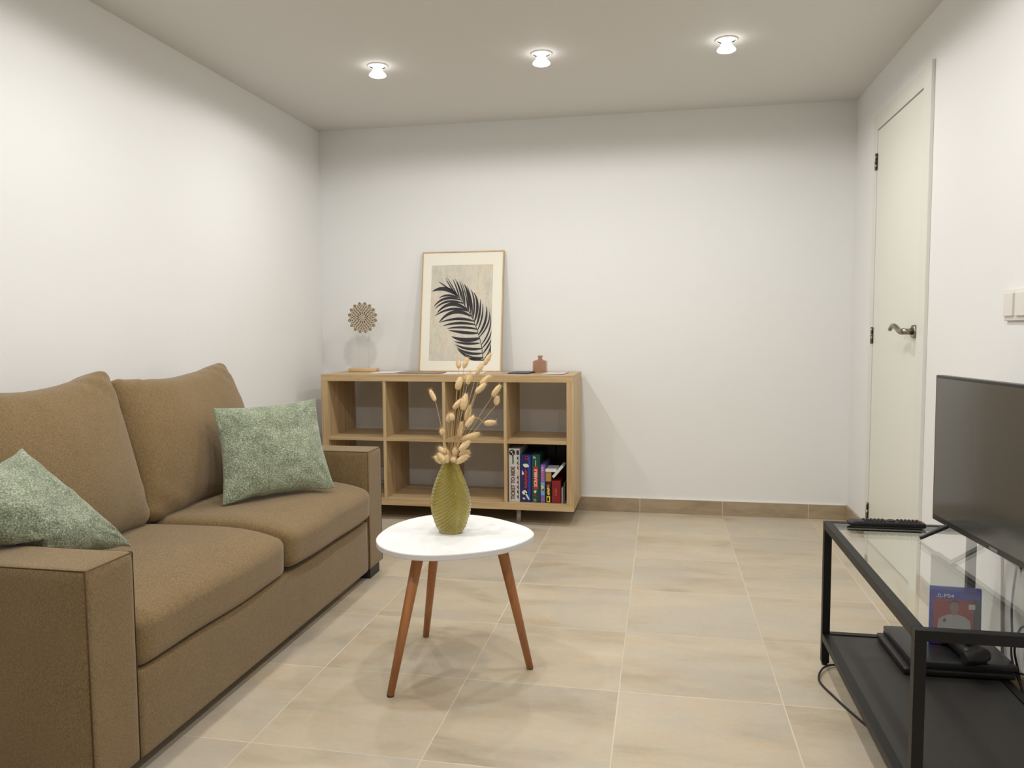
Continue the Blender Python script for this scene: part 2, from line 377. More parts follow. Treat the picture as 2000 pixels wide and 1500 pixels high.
def seat(y0, y1, dx, dz):
    yc = (y0 + y1) / 2; hy_ = (y1 - y0) / 2
    def fn(c, u):
        a = (1 - u[0] ** 2) * (1 - u[1] ** 2)
        if u[2] > 0: c.z += .012 * a
        if u[0] > .5: c.x += .008 * (1 - u[1] ** 2); 
        if u[0] > 0.35: c.z -= .034 * ((u[0] - .35) / .65) ** 2 * (u[2] + 1) / 2
        return c + edge_noise(c + Vector((yc, 0, 0)), .005, 4)
    gg = G().rbox(.32, hy_, .077, .036, 16, fn, Matrix.Translation((-1.17 - .318 + dx, yc, .325 + dz)))
    o = obj('seat_cushion', gg, MSOFA, sofa)
    return o
seat(1.528, 2.243, 0.0, 0.0); seat(2.247, 2.946, .012, .012)
def backc(y0, y1, zt, sag, ld=0.0):
    yc = (y0 + y1) / 2; hy_ = (y1 - y0) / 2; hh = (zt - .40) / 2 / math.cos(.26)
    def fn(c, u):
        x, y, z = u
        bul = (1 - abs(y) ** 2.2) * (1 - abs(z) ** 2.2)
        c.x *= 0.40 + 0.62 * max(0, bul) ** .45
        if x > 0: c.x += .018 * max(0, bul) * (1 - .5 * z)
        c.z -= (sag * (1 - y * y) + ld * max(0, -y + .25)) * max(0, z) ** 2
        c.y *= 1 - .03 * (1 - z * z) - .045 * max(0, z) ** 2
        c.z *= 1 - .01 * (1 - y * y)
        # corner tuck folds on the upper edge
        for s_ in (-1, 1):
            d = Vector((y - s_ * .62, (z - .95) * .8)); fo = math.exp(-d.dot(d) * 9)
            c.x += .009 * fo * math.sin((y * s_ + z * .7) * 24)
            d2 = Vector((y - s_ * .75, z + .8)); c.x += .006 * math.exp(-d2.dot(d2) * 14) * math.sin((y * s_ - z) * 18)
        return c + edge_noise(c + Vector((yc, 1, 0)), .009, 5)
    M = Matrix.Translation((-1.728, yc, (zt + .395) / 2)) @ Matrix.Rotation(-.26, 4, 'Y')
    gg = G().rbox(.105, hy_, hh, .05, 26, fn, M)
    o = obj('back_cushion', gg, MSOFA, sofa)
    sg = G(); pts = []
    for (a, b) in [(-1, -.9), (-1, -.5), (-1, 0), (-1, .5), (-1, .9)]:
        pass
    return o
backc(1.50, 2.215, .905, .045); backc(2.195, 2.91, .902, .038, .022)
# ------------------------------------------------------------------ pillows
def pillow(name, cs, thick, label, clamp=None, flip=1):
    P00, P10, P11, P01 = [Vector(c) for c in cs]; nr = (P10 - P00).cross(P01 - P00).normalized() * flip; n = 44
    b = bmesh.new(); sides = []
    for sd in (1, -1):
        grid = []
        for i in range(n + 1):
            row = []
            for j in range(n + 1):
                u = math.sin((-1 + 2 * i / n) * PI / 2 * .96) / math.sin(PI / 2 * .96); v = math.sin((-1 + 2 * j / n) * PI / 2 * .96) / math.sin(PI / 2 * .96)
                uu = u * (1 - .075 * (1 - v * v) ** 1.2); vv = v * (1 - .075 * (1 - u * u) ** 1.2)
                a, c = (uu + 1) / 2, (vv + 1) / 2
                p = P00 * (1 - a) * (1 - c) + P10 * a * (1 - c) + P11 * a * c + P01 * (1 - a) * c
                pr = ((1 - abs(u) ** 2.4) * (1 - abs(v) ** 2.4)); pr = max(0, pr) ** .55
                e = noise.noise(Vector((u * 1.6, v * 1.6, sd * 3 + thick * 50))) * .010 * min(1, pr * 3) + noise.noise(Vector((u * 5, v * 5, 9 + sd))) * .004 * min(1, pr * 3)
                for su in (-1, 1):
                    for sv in (-1, 1):
                        dd = (u - su) ** 2 + (v - sv) ** 2; ang = math.atan2(v - sv, u - su)
                        e += .004 * math.exp(-dd * 3.2) * math.sin(ang * 14) * min(1, pr * 2)
                edge = max(abs(u), abs(v))
                wob = noise.noise(Vector((u * 3, v * 3, 20))) * .006 * edge ** 8
                p = p + nr * (sd * (thick * pr) + e) + Vector((0, 0, wob))
                if clamp: p = clamp(p)
                row.append(b.verts.new(p))
            grid.append(row)
        for i in range(n):
            for j in range(n):
                q = (grid[i][j], grid[i + 1][j], grid[i + 1][j + 1], grid[i][j + 1])
                f = b.faces.new(q if sd > 0 else q[::-1]); f.smooth = True
    bmesh.ops.remove_doubles(b, verts=b.verts[:], dist=.0012)
    gg = G(); gg.b.free(); gg.b = b
    o = obj(name, gg, MGREEN); return tag(o, label, 'cushion', 'green chenille cushions on the sofa')
pillow('throw_pillow', [(-1.485, 2.395, .428), (-1.222, 2.735, .428), (-1.322, 2.795, .765), (-1.565, 2.485, .755)], .062,
       'green chenille cushion at the far end of the sofa, leaning against the back cushion')
def cl(p):
    if p.y < 1.545 and p.z < .545: p.z = .545 - (.545 - p.z) * .12
    return p
pillow('throw_pillow', [(-1.535, 1.30, .655), (-1.43, 1.55, .50), (-1.385, 1.80, .455), (-1.575, 1.655, .74)], .06,
       'green chenille cushion slumped behind the near sofa arm, at the left photo edge', cl)
# ------------------------------------------------------------------ cube shelf
SX0, SX1, SY0, SY1, SZ0, SZ1 = -1.817, -.438, 3.92, 4.305, .083, .79
sh = thing('cube_shelf', 'light oak eight-cube open shelf unit standing against the back wall', 'shelf', ((SX0 + SX1) / 2, (SY0 + SY1) / 2, 0))
T = .037; t2 = .008
obj('top_panel', G().box(SX0, SX1, SY0, SY1, SZ1 - T, SZ1, .001), MOAKX, sh)
obj('bottom_panel', G().box(SX0, SX1, SY0, SY1, SZ0, SZ0 + T, .001), MOAKX, sh)
for x in (SX0, SX1 - T): obj('side_panel', G().box(x, x + T, SY0, SY1, SZ0 + T, SZ1 - T, .0008), MOAKZ, sh)
dx = [-1.4585, -1.1275, -.7965]; ZM = .440
for x in dx: obj('divider', G().box(x - t2, x + t2, SY0 + .002, SY1, SZ0 + T, SZ1 - T, .0006), MOAKZ, sh)
xs = [SX0 + T] + dx + [SX1 - T]
for k in range(4): obj('shelf_board', G().box(xs[k] + (t2 if k else 0), xs[k + 1] - (t2 if k < 3 else 0), SY0 + .002, SY1, ZM - t2, ZM + t2, .0006), MOAKX, sh)
for (x, y) in ((-1.76, 3.99), (-1.76, 4.25), (-.74, 3.99), (-.74, 4.25)):
    obj('leg', G().cyl((x, y, 0), (x, y, SZ0), .0125, n=20).cyl((x, y, SZ0 - .004), (x, y, SZ0), .028, n=20), MGREYL, sh)
# --- items on the shelf top
ft = thing('framed_palm_print', 'framed black palm leaf print with thin oak frame leaning on the back wall', 'picture', (-1.112, 4.20, SZ1))
FW, FH, FD = .478, .690, .018; rx = -math.atan2(.112, .681)
FM = Matrix.Translation((-1.112, 4.195, SZ1 + .0005)) @ Matrix.Rotation(rx, 4, 'X')   # local: x right, y depth, z up
g = G(); e = .006
for b_ in ((-FW / 2, -FW / 2 + e, 0, FD, 0, FH), (FW / 2 - e, FW / 2, 0, FD, 0, FH), (-FW / 2 + e, FW / 2 - e, 0, FD, 0, e), (-FW / 2 + e, FW / 2 - e, 0, FD, FH - e, FH)): g.box(*b_, M=FM)
obj('frame', g, MFRAME, ft)
obj('mount', G().box(-FW / 2 + e, FW / 2 - e, .004, .012, e, FH - e, M=FM), MMAT, ft, label='off-white mount around the print')
def fxy(px, py):   # print sheet space (as traced on the sheet) to frame-local metres
    u = (px - 172) / 690.0 + (py - 195) / 1075 * .029; v = (py - 190) / 1075.0
    return (-.178 + u * .357 , v)
px0, px1, pz0, pz1 = -.182, .177, .063, .612
obj('print', G().box(px0, px1, .003, .005, pz0, pz1, M=FM), MPRINT, ft)
def P2(px, py):
    u = (px - 180 + (py - 195) * .0186) / 692.0; v = (py - 191) / 1076.0
    return (max(px0, min(px1, px0 + u * (px1 - px0))), max(pz0, min(pz1, pz1 - v * (pz1 - pz0))))
LEAF = [(470,535,330,445,185,490,24),(480,562,360,525,265,565,12),(505,588,330,555,205,665,14),(540,628,350,590,222,690,13),(590,702,400,610,240,740,20),(598,716,400,675,215,770,14),(628,772,430,700,265,845,20),(660,828,480,790,275,840,15),(675,866,480,840,310,880,15),(700,917,520,890,355,910,13),(705,962,550,955,375,925,17),(725,1017,570,1045,410,995,24),(730,1072,570,1080,440,1050,13),(750,1132,590,1140,455,1085,15),(757,1183,600,1190,470,1115,15),(768,1232,620,1240,480,1135,17),(770,1264,690,1258,590,1240,14),
 (462,535,340,430,255,375,11),(480,548,400,450,335,330,10),(485,550,420,440,350,322,8),(500,580,470,460,415,342,11),(520,600,500,470,440,335,8),(545,625,515,490,465,372,11),(560,655,545,510,493,372,13),(590,695,575,540,515,372,9),(600,715,600,550,545,398,15),(622,745,620,570,558,415,15),(640,790,640,610,580,420,12),(650,805,672,610,622,462,14),(668,835,712,640,655,500,20),(690,880,730,740,735,575,17),(703,930,760,780,757,622,12),(715,980,800,830,800,650,18),(725,1005,830,860,835,705,12),(745,1095,845,930,846,760,11),(755,1130,835,1030,858,930,12),(765,1190,835,1090,856,1030,13),(775,1262,840,1190,852,1080,24)]
g = G()
def leaf(k_, bx, by, mx, my, tx, ty, hw):
    N = 12; L_, R_ = [], []
    for i in range(N + 1):
        t = i / N; x = (1 - t) ** 2 * bx + 2 * t * (1 - t) * (1.55 * mx - .275 * bx - .275 * tx) + t * t * tx; y = (1 - t) ** 2 * by + 2 * t * (1 - t) * (1.55 * my - .275 * by - .275 * ty) + t * t * ty
        cx = 1.55 * mx - .275 * bx - .275 * tx; cy = 1.55 * my - .275 * by - .275 * ty
        dxx = 2 * (1 - t) * (cx - bx) + 2 * t * (tx - cx); dyy = 2 * (1 - t) * (cy - by) + 2 * t * (ty - cy); l = math.hypot(dxx, dyy) or 1
        h = hw * (.95 if k_ < 17 else .68) * (math.sin(PI * min(1, t * .96 + .04) ** .8) ** .8 + .08) * (1 if t < 1 else .02)
        L_.append((x - dyy / l * h, y + dxx / l * h)); R_.append((x + dyy / l * h, y - dxx / l * h))
    vl = [g.b.verts.new(FM @ Vector((P2(*p)[0], .0022, P2(*p)[1]))) for p in L_]; vr = [g.b.verts.new(FM @ Vector((P2(*p)[0], .0022, P2(*p)[1]))) for p in R_]
    for i in range(N): g.b.faces.new((vl[i], vl[i + 1], vr[i + 1], vr[i]))
for k_, L in enumerate(LEAF): leaf(k_, *L)
rach = smooth_curve([(450, 535, 0), (500, 575, 0), (580, 680, 0), (650, 800, 0), (700, 930, 0), (745, 1080, 0), (772, 1266, 0)], 6)
for a, b_ in zip(rach, rach[1:]):
    d = (b_ - a).normalized(); o_ = Vector((-d.y, d.x, 0)) * 3.5
    g.poly([FM @ Vector((P2(q.x, q.y)[0], .0020, P2(q.x, q.y)[1])) for q in (a - o_, a + o_, b_ + o_, b_ - o_)])
g.recalc = False
obj('palm_leaf_motif', g, MINK, ft, label='black palm leaf printed on the sheet')
# decorative disc
dc = thing('carved_disc_ornament', 'carved round mandala ornament on two clear rods and a small pine base', 'ornament', (-1.665, 4.16, SZ1))
obj('base', G().box(-1.748, -1.582, 4.13, 4.19, SZ1, SZ1 + .022, .006, 3), MPINE, dc, label='pale pine base')
for x in (-1.695, -1.632): obj('rod', G().cyl((x, 4.16, SZ1 + .02), (x, 4.16, 1.03), .0016, n=8), MACR, dc)
C0 = Vector((-1.665, 4.158, 1.098)); RR = .0745
g = G(); pts = []
for i in range(16 * 12):
    a = 2 * PI * i / 192; ph = (i % 12) / 12; r = RR + .0115 * math.sin(PI * ph) ** .7 + (.004 * math.exp(-((ph - .5) * 9) ** 2)); pts.append((r * math.cos(a), r * math.sin(a)))
DM = Matrix.Translation(C0) @ Matrix.Rotation(PI / 2, 4, 'X')
g.prism(pts, -.004, .004, M=DM)
g.mi = 1
def ring(r, n, rad, el=1.0, off=0, mi=1, z=.0048, tri=False):
    g.mi = mi
    for i in range(n):
        a = 2 * PI * (i + off) / n; c_ = Vector((r * math.cos(a), r * math.sin(a), z)); er = Vector((math.cos(a), math.sin(a), 0)); et = Vector((-math.sin(a), math.cos(a), 0))
        K = 3 if tri else 8
        g.poly([DM @ (c_ + er * math.cos(2 * PI * k / K) * rad * el + et * math.sin(2 * PI * k / K) * rad) for k in range(K)])
ring(.079, 16, .0068, 1.15, .5); ring(.078, 16, .0034, 1.1, .5, 0, .0052); ring(.0685, 32, .0022, 1, 0); ring(.0600, 26, .0032, 1.3, 0); ring(.0505, 22, .0036, 1.2, .5); ring(.0505, 22, .0015, 1, .5, 0, .0052)
ring(.041, 18, .0038, 1.3, 0); ring(.041, 18, .0017, 1.3, 0, 0, .0052); ring(.031, 14, .0038, 1.0, .5); ring(.0225, 12, .0034, 1.3, 0); ring(.013, 10, .0022, 1.2, 0); ring(.0, 1, .0085, 1, 0, 0, .0052); ring(.004, 6, .0014, 1, 0, 1, .0056)
g.mi = 1
for rr_ in (.0725, .0645, .0455, .0265):
    for k in range(96):
        a0, a1 = 2 * PI * k / 96, 2 * PI * (k + .62) / 96; z_ = .0046
        g.poly([DM @ Vector((r_ * math.cos(a_), r_ * math.sin(a_), z_)) for r_, a_ in ((rr_, a0), (rr_ + .0012, a0), (rr_ + .0012, a1), (rr_, a1))])
g.recalc = False
obj('carved_disc', g, [MCARVE, MCARVD], dc)
# bottle
bt = thing('glass_bottle', 'small square brown glass bottle with ribbed sides on the shelf top', 'bottle', (-.643, 4.13, SZ1))
def sq(r, z, k=6.0, n=48, rib=0.0):
    out = []
    for i in range(n):
        a = 2 * PI * i / n; cx, sy = math.cos(a), math.sin(a); q = (abs(cx) ** k + abs(sy) ** k) ** (-1 / k); rr_ = r * (q if r > .025 else 1) + rib * (i % 2); out.append((-.643 + rr_ * cx, 4.13 + rr_ * sy, SZ1 + z))
    return out
obj('body', G().rings([sq(.034, .001), sq(.0375, .004), sq(.0375, .012, rib=.0006), sq(.0375, .058, rib=.0006), sq(.036, .064), sq(.030, .068), sq(.0165, .072), sq(.0125, .075), sq(.012, .086), sq(.015, .088), sq(.015, .094), sq(.0105, .094), sq(.0095, .075), sq(.028, .066), sq(.0345, .06), sq(.0345, .008), sq(.03, .005)]), MBROWN, bt)
# papers
def sheet(name, pts, col, label, th=.002, extra=None, cat='brochure', curl=0.0, mat=None):
    g = G(); g.prism([(x, y) for x, y in pts], SZ1 + .0005, SZ1 + .0005 + th)
    if curl:
        for v in g.b.verts: v.co.z += curl * max(0, (v.co.x - pts[0][0]) / (pts[1][0] - pts[0][0]) - .5) ** 2
    mm = mat or plain(name + '_paper', col, .5, var=.25, nscale=25)
    mats = [mm]
    if extra:
        mats.append(plain(name + '_print', extra, .5)); g.mi = 1
        cx = sum(p[0] for p in pts) / 4; cy = sum(p[1] for p in pts) / 4
        g.poly([(cx + (x - cx) * .7, cy + (y - cy) * .45, SZ1 + th + .0008) for x, y in pts])
    return tag(obj(name, g, mats), label, cat, 'leaflets lying on the shelf top')
sheet('brochure', [(-1.565, 4.0), (-1.43, 4.01), (-1.42, 4.17), (-1.56, 4.16)], (226, 226, 230), 'white folded leaflet between the carved disc and the framed print', .004, (180, 190, 205), curl=.006)
sheet('brochure', [(-1.40, 3.99), (-1.17, 3.975), (-1.16, 4.14), (-1.39, 4.15)], (128, 112, 104), 'grey-brown printed leaflet under the left corner of the framed print', .002, (150, 136, 124))
sheet('brochure', [(-1.14, 3.965), (-.93, 3.985), (-.95, 4.15), (-1.16, 4.13)], (240, 238, 232), 'white leaflet directly in front of the framed print', .003, curl=.004)
sheet('brochure', [(-.91, 3.98), (-.82, 3.97), (-.80, 4.12), (-.90, 4.14)], (176, 160, 150), 'beige leaflet below the right corner of the framed print', .0015)
sheet('brochure', [(-.80, 4.02), (-.69, 4.0), (-.675, 4.17), (-.79, 4.19)], (58, 66, 86), 'dark blue leaflet left of the brown bottle', .006, (120, 134, 160), curl=.004)
sheet('brochure', [(-.615, 3.975), (-.50, 3.985), (-.49, 4.17), (-.61, 4.16)], (206, 202, 204), 'pale leaflet right of the brown bottle at the shelf corner', .003, (150, 140, 150), curl=.006)
# --- games in the lower right cube
BZ = SZ0 + T
FY = 3.945
def gamebox(x0, x1, h, cols, label, y0=FY, dpt=.26, cat='board game', name='board_game_box', lean=0.0, deco=None):
    t = thing(name, label, cat, ((x0 + x1) / 2, y0 + dpt / 2, BZ), 0, 'boxes and books in the lower right cube')
    obj('box', G().box(x0 + .0008, x1 - .0008, y0, y0 + dpt, BZ + .0005, BZ + h, .0012), plain(name, cols, .4, var=.08, nscale=30), t)
    g = G(); mats = []
    def put(kind, col, *a):
        mats.append(plain('print_' + kind, col, .45)); g.mi = len(mats) - 1
        if kind == 'rect':
            cx, cz, w_, h_ = a; g.box(cx - w_ / 2, cx + w_ / 2, y0 - .0008, y0 + .0001, cz - h_ / 2, cz + h_ / 2)
        elif kind == 'blob':
            cx, cz, w_, h_, rot, k = a; pts_ = []
            for i in range(12):
                an = 2 * PI * i / 12; r_ = 1 + .35 * math.sin(k * an + cx * 900); X_, Z_ = w_ / 2 * r_ * math.cos(an), h_ / 2 * r_ * math.sin(an)
                pts_.append((cx + X_ * math.cos(rot) - Z_ * math.sin(rot), y0 - .0012, cz + X_ * math.sin(rot) + Z_ * math.cos(rot)))
            g.poly(pts_)
        elif kind == 'disc':
            cx, cz, r_ = a; g.poly([(cx + r_ * math.cos(2 * PI * i / 20), y0 - .0011, cz + r_ * math.sin(2 * PI * i / 20)) for i in range(20)])
        elif kind == 'text':
            s_, cx, cz, size, rot = a[0], a[1], a[2], a[3], a[4]
            M = Matrix.Translation((cx, y0 - .0016, cz)) @ Matrix.Rotation(PI / 2, 4, 'X') @ Matrix.Rotation(rot, 4, 'Z') @ Matrix.Diagonal((a[5] if len(a) > 5 else 1, 1, 1, 1)); text_into(g, s_, size, M)
    if deco:
        deco(put); obj('spine_print', g, mats, t)
    return t
def d1(put):
    put('text', (96, 24, 30), 'TICKET TO RIDE', -.760, BZ + .101, .028, PI / 2, .84)
    put('text', (50, 74, 44), 'EUROPE', -.760, BZ + .226, .012, PI / 2)
    put('disc', (28, 30, 34), -.765, BZ + .262, .0155); put('blob', (210, 212, 214), -.768, BZ + .266, .012, .010, .3, 3); put('blob', (180, 184, 188), -.762, BZ + .254, .010, .007, .3, 2)
    put('rect', (52, 58, 74), -.735, BZ + .262, .014, .024)
    for i, c in enumerate([(48, 52, 60), (54, 88, 48), (150, 52, 40), (190, 186, 178), (84, 30, 34), (120, 30, 40), (70, 58, 50), (30, 34, 44), (60, 62, 70)]): put('blob', c, -.7345, BZ + .232 - i * .0255, .008, .021, .1, 3)
gamebox(-.785, -.724, .283, (203, 202, 196), 'tall light grey train board game box, leftmost in the lower right cube', deco=d1)
def d2(put):
    put('rect', (176, 44, 52), -.687, BZ + .236, .014, .018); put('rect', (230, 220, 214), -.687, BZ + .236, .006, .010)
    put('blob', (222, 224, 200), -.692, BZ + .195, .034, .018, -.7, 2); put('blob', (226, 226, 216), -.709, BZ + .155, .010, .022, .2, 3)
    for i in range(9): put('blob', (176, 44, 44), -.694 + (i % 2) * .003, BZ + .165 - i * .0105, .014, .011, .4, 3)
    put('blob', (226, 228, 206), -.700, BZ + .052, .034, .018, .7, 2); put('blob', (222, 224, 208), -.686, BZ + .033, .013, .034, .5, 2); put('blob', (214, 216, 200), -.703, BZ + .020, .010, .014, 0, 2)
    put('rect', (40, 70, 170), -.675, BZ + .125, .008, .235)
gamebox(-.723, -.664, .251, (32, 36, 96), 'dark blue board game box with white splashes, second from left in the cube', deco=d2)
def d3(put):
    put('rect', (196, 40, 46), -.640, BZ + .131, .023, .118); put('text', (240, 214, 204), 'SCRABBLE', -.640, BZ + .131, .021, PI / 2, .98)
    put('rect', (196, 214, 206), -.640, BZ + .208, .0035, .032); put('blob', (130, 182, 170), -.647, BZ + .238, .012, .017, 0, 2)
    put('blob', (214, 206, 190), -.643, BZ + .056, .013, .024, 0, 3); put('blob', (150, 60, 46), -.643, BZ + .040, .011, .020, .3, 3); put('rect', (196, 196, 190), -.645, BZ + .013, .013, .012); put('rect', (30, 40, 34), -.645, BZ + .013, .008, .007)
gamebox(-.663, -.617, .253, (18, 70, 56), 'dark green word game box with a red and white title', deco=d3)
def d4(put):
    put('rect', (120, 160, 214), -.604, BZ + .075, .020, .07)
    for i in range(6): put('blob', (224, 150, 190) if i < 2 else (200, 110, 150), -.604, BZ + .185 - i * .013, .014, .011, .3, 3)
    put('blob', (226, 210, 60), -.605, BZ + .083, .014, .020, .2, 3); put('blob', (110, 40, 46), -.602, BZ + .069, .012, .010, .2, 3); put('blob', (196, 80, 150), -.603, BZ + .018, .013, .014, .2, 3)
gamebox(-.616, -.591, .200, (112, 100, 170), 'slim lilac and light blue game box with pink lettering marks', deco=d4)
def d5(put):
    put('blob', (196, 84, 50), -.574, BZ + .092, .015, .015, .2, 3)
    for i in range(4): put('blob', (232, 206, 52), -.575 + (i % 2) * .003, BZ + .078 - i * .010, .012, .011, .5, 3)
    put('rect', (228, 214, 54), -.574, BZ + .020, .018, .032); put('rect', (30, 30, 26), -.575, BZ + .020, .009, .020)
gamebox(-.590, -.558, .112, (22, 20, 20), 'small black and yellow game box', deco=d5)
def d6(put):
    put('text', (206, 96, 84), 'CHESS', -.533, BZ + .058, .013, PI / 2)
    for i in range(5): put('blob', (176, 84, 80), -.545, BZ + .03 + i * .012, .003, .009, 0, 2)
gamebox(-.557, -.508, .118, (132, 22, 26), 'small red game box in the lower right cube', deco=d6)
gamebox(-.506, -.495, .082, (150, 150, 152), 'small grey booklet at the right end of the cube', name='booklet', cat='book', dpt=.14)
gamebox(-.494, -.486, .108, (66, 70, 72), 'thin dark booklet against the right side panel', name='booklet', cat='book', dpt=.14)
def loose(name, label, cat, M, dims, c, c2=None):
    g = G().box(*dims, .001, M=M); mats = [plain(name, c, .5)]
    o = obj(name, g, mats); return tag(o, label, cat, 'boxes and books in the lower right cube')
tg = obj('card_box', G().box(-.589, -.560, FY + .004, FY + .10, BZ + .1125, BZ + .163, .001), plain('tan_card', (176, 134, 74), .6, var=.1)); tag(tg, 'small tan card box on top of the black and yellow game box', 'box', 'boxes and books in the lower right cube')
loose('book', 'white book lying flat on the tan card box', 'book', Matrix.Identity(4), (-.5895, -.532, FY + .002, FY + .13, BZ + .1635, BZ + .178), (222, 222, 226))
Ml = Matrix.Translation((-.555, FY - .0, BZ + .126)) @ Matrix.Rotation(-.93, 4, 'Y')
Ml = Matrix.Translation((-.5445, FY, BZ + .1315)) @ Matrix.Rotation(-math.radians(50), 4, 'Y')
loose('book', 'white book tilted up against the right side panel', 'book', Ml, (0, .078, 0, .12, 0, .0145), (214, 216, 206))
loose('storage_box', 'black box standing at the back of the lower right cube, behind the games', 'box', Matrix.Identity(4), (-.784, -.572, 4.215, 4.30, BZ + .0005, BZ + .308), (12, 12, 14))
loose('storage_box', 'dark grey box at the back of the lower right cube, right of the black box', 'box', Matrix.Identity(4), (-.570, -.478, 4.24, 4.30, BZ + .0005, BZ + .300), (34, 32, 30))
# socket on the wall behind the shelf
tag(obj('wall_socket', G().box(-1.66, -1.58, YB - .012, YB - .0005, .135, .215, .003).cyl((-1.62, YB - .013, .175), (-1.62, YB - .011, .175), .02), MSWITCH), 'white wall socket behind the shelf, seen past the sofa arm', 'socket')
# ------------------------------------------------------------------ coffee table
TZ = .42
ct = thing('coffee_table', 'small three-legged table with white rounded-triangle top and wooden legs', 'table', (-.60, 2.21, 0))
outl = [(-.803, 2.075), (-.825, 2.155), (-.822, 2.262), (-.790, 2.352), (-.737, 2.412), (-.655, 2.440), (-.538, 2.412), (-.421, 2.327), (-.377, 2.262), (-.368, 2.205), (-.389, 2.132), (-.435, 2.062), (-.510, 2.008), (-.597, 1.972), (-.681, 1.972), (-.755, 2.010)]
pp = [(p.x, p.y) for p in smooth_curve([(x, y, 0) for x, y in outl], 6, True)]
g = G().prism(pp, TZ - .016, TZ, .0015)
for f in g.b.faces:
    f.normal_update()
    if abs(f.normal.z) < .6: f.material_index = 1
obj('tabletop', g, [MWHITE, MEDGE], ct)
for top, ft_ in (((-.664, 2.04), (-.742, 2.003)), ((-.700, 2.34), (-.770, 2.428)), ((-.455, 2.165), (-.385, 2.246))):
    leg = obj('leg', G().cyl((*ft_, .004), (*top, TZ - .016), .0105, .0165, 24), MLEG, ct)
    obj('leg_cap', G().cyl((*ft_, 0), (*ft_, .006), .0095, .0105, 20), MFOOT, leg)
# ------------------------------------------------------------------ vase
VC = (-.617, 2.209); VB = TZ
vt = thing('glass_vase', 'olive green ribbed leaf-shaped glass vase on the white coffee table', 'vase', (*VC, VB))
prof = [(0, .030), (.004, .036), (.02, .0445), (.035, .0495), (.06, .0575), (.082, .0605), (.105, .0588), (.13, .0535), (.155, .0450), (.18, .0345), (.20, .0260), (.210, .0225)]
def pr(z):
    for (a, ra), (b_, rb) in zip(prof, prof[1:]):
        if z <= b_:
            t = (z - a) / (b_ - a); t = t * t * (3 - 2 * t) * .3 + t * .7; return ra + (rb - ra) * t
    return prof[-1][1]
g = G(); NR, NA = 260, 180; rs = []
TH0 = math.radians(-56)
for k in range(NR + 1):
    z = .210 * k / NR; r = pr(z); row = []
    for i in range(NA):
        th = 2 * PI * i / NA; dth = abs(((th - TH0 + PI / 2) % PI) - PI / 2)      # distance to the nearest mid-rib
        amp = .0030 * min(1, z / .02) * min(1, dth / .12)
        rib = amp * (1.6 * abs(math.sin(PI * (z / .0104 + dth * 4.6 - dth * dth * 1.0))) - .9) + .0012 * math.exp(-(dth / .05) ** 2) + .0015 * math.exp(-((dth - PI / 2) / .06) ** 2)
        rr_ = r + rib
        a = th
        row.append((VC[0] + rr_ * math.cos(a), VC[1] + rr_ * .74 * math.sin(a), VB + .0005 + z))
    rs.append(row)
inner = []
for k in range(40):
    z = .210 - (.210 - .010) * k / 39; r = max(.012, pr(z) - .0048); inner.append([(VC[0] + r * math.cos(2 * PI * i / NA), VC[1] + r * .74 * math.sin(2 * PI * i / NA), VB + z) for i in range(NA)])
g.rings(rs + inner); obj('body', g, MVASE, vt)
# ------------------------------------------------------------------ dried grasses
H = [(-0.658, 2.2, 0.818, -0.677, 2.21, 0.849), (-0.601, 2.26, 0.912, -0.604, 2.27, 0.935), (-0.58, 2.24, 0.914, -0.571, 2.25, 0.944), (-0.52, 2.25, 0.922, -0.502, 2.26, 0.956), (-0.536, 2.22, 0.896, -0.523, 2.23, 0.925), (-0.593, 2.21, 0.851, -0.584, 2.22, 0.888), (-0.57, 2.24, 0.865, -0.561, 2.25, 0.899), (-0.582, 2.26, 0.875, -0.574, 2.27, 0.891), (-0.52, 2.2, 0.868, -0.492, 2.21, 0.893), (-0.529, 2.18, 0.844, -0.502, 2.19, 0.871), (-0.489, 2.22, 0.831, -0.467, 2.23, 0.864), (-0.482, 2.24, 0.804, -0.48, 2.25, 0.829), (-0.507, 2.19, 0.754, -0.476, 2.2, 0.757), (-0.6, 2.19, 0.796, -0.574, 2.2, 0.824), (-0.569, 2.18, 0.794, -0.561, 2.19, 0.84), (-0.567, 2.21, 0.758, -0.557, 2.22, 0.803), (-0.557, 2.17, 0.746, -0.535, 2.18, 0.777), (-0.599, 2.17, 0.764, -0.603, 2.18, 0.783), (-0.618, 2.19, 0.757, -0.612, 2.2, 0.78), (-0.587, 2.2, 0.711, -0.58, 2.21, 0.755), (-0.643, 2.22, 0.713, -0.647, 2.23, 0.731), (-0.575, 2.19, 0.704, -0.524, 2.2, 0.723), (-0.578, 2.17, 0.675, -0.549, 2.18, 0.703), (-0.587, 2.2, 0.656, -0.558, 2.21, 0.667), (-0.588, 2.17, 0.639, -0.553, 2.18, 0.66), (-0.635, 2.18, 0.636, -0.659, 2.19, 0.653), (-0.623, 2.17, 0.643, -0.646, 2.18, 0.664), (-0.629, 2.2, 0.66, -0.652, 2.21, 0.677), (-0.622, 2.21, 0.648, -0.637, 2.22, 0.673), (-0.593, 2.155, 0.645, -0.594, 2.165, 0.654), (-0.598, 2.19, 0.659, -0.598, 2.2, 0.679), (-0.618, 2.175, 0.638, -0.618, 2.185, 0.659)]
WID = {21: .0082, 22: .0085, 5: .0088, 14: .0088, 15: .0075, 23: .0075, 24: .0078, 29: .007}
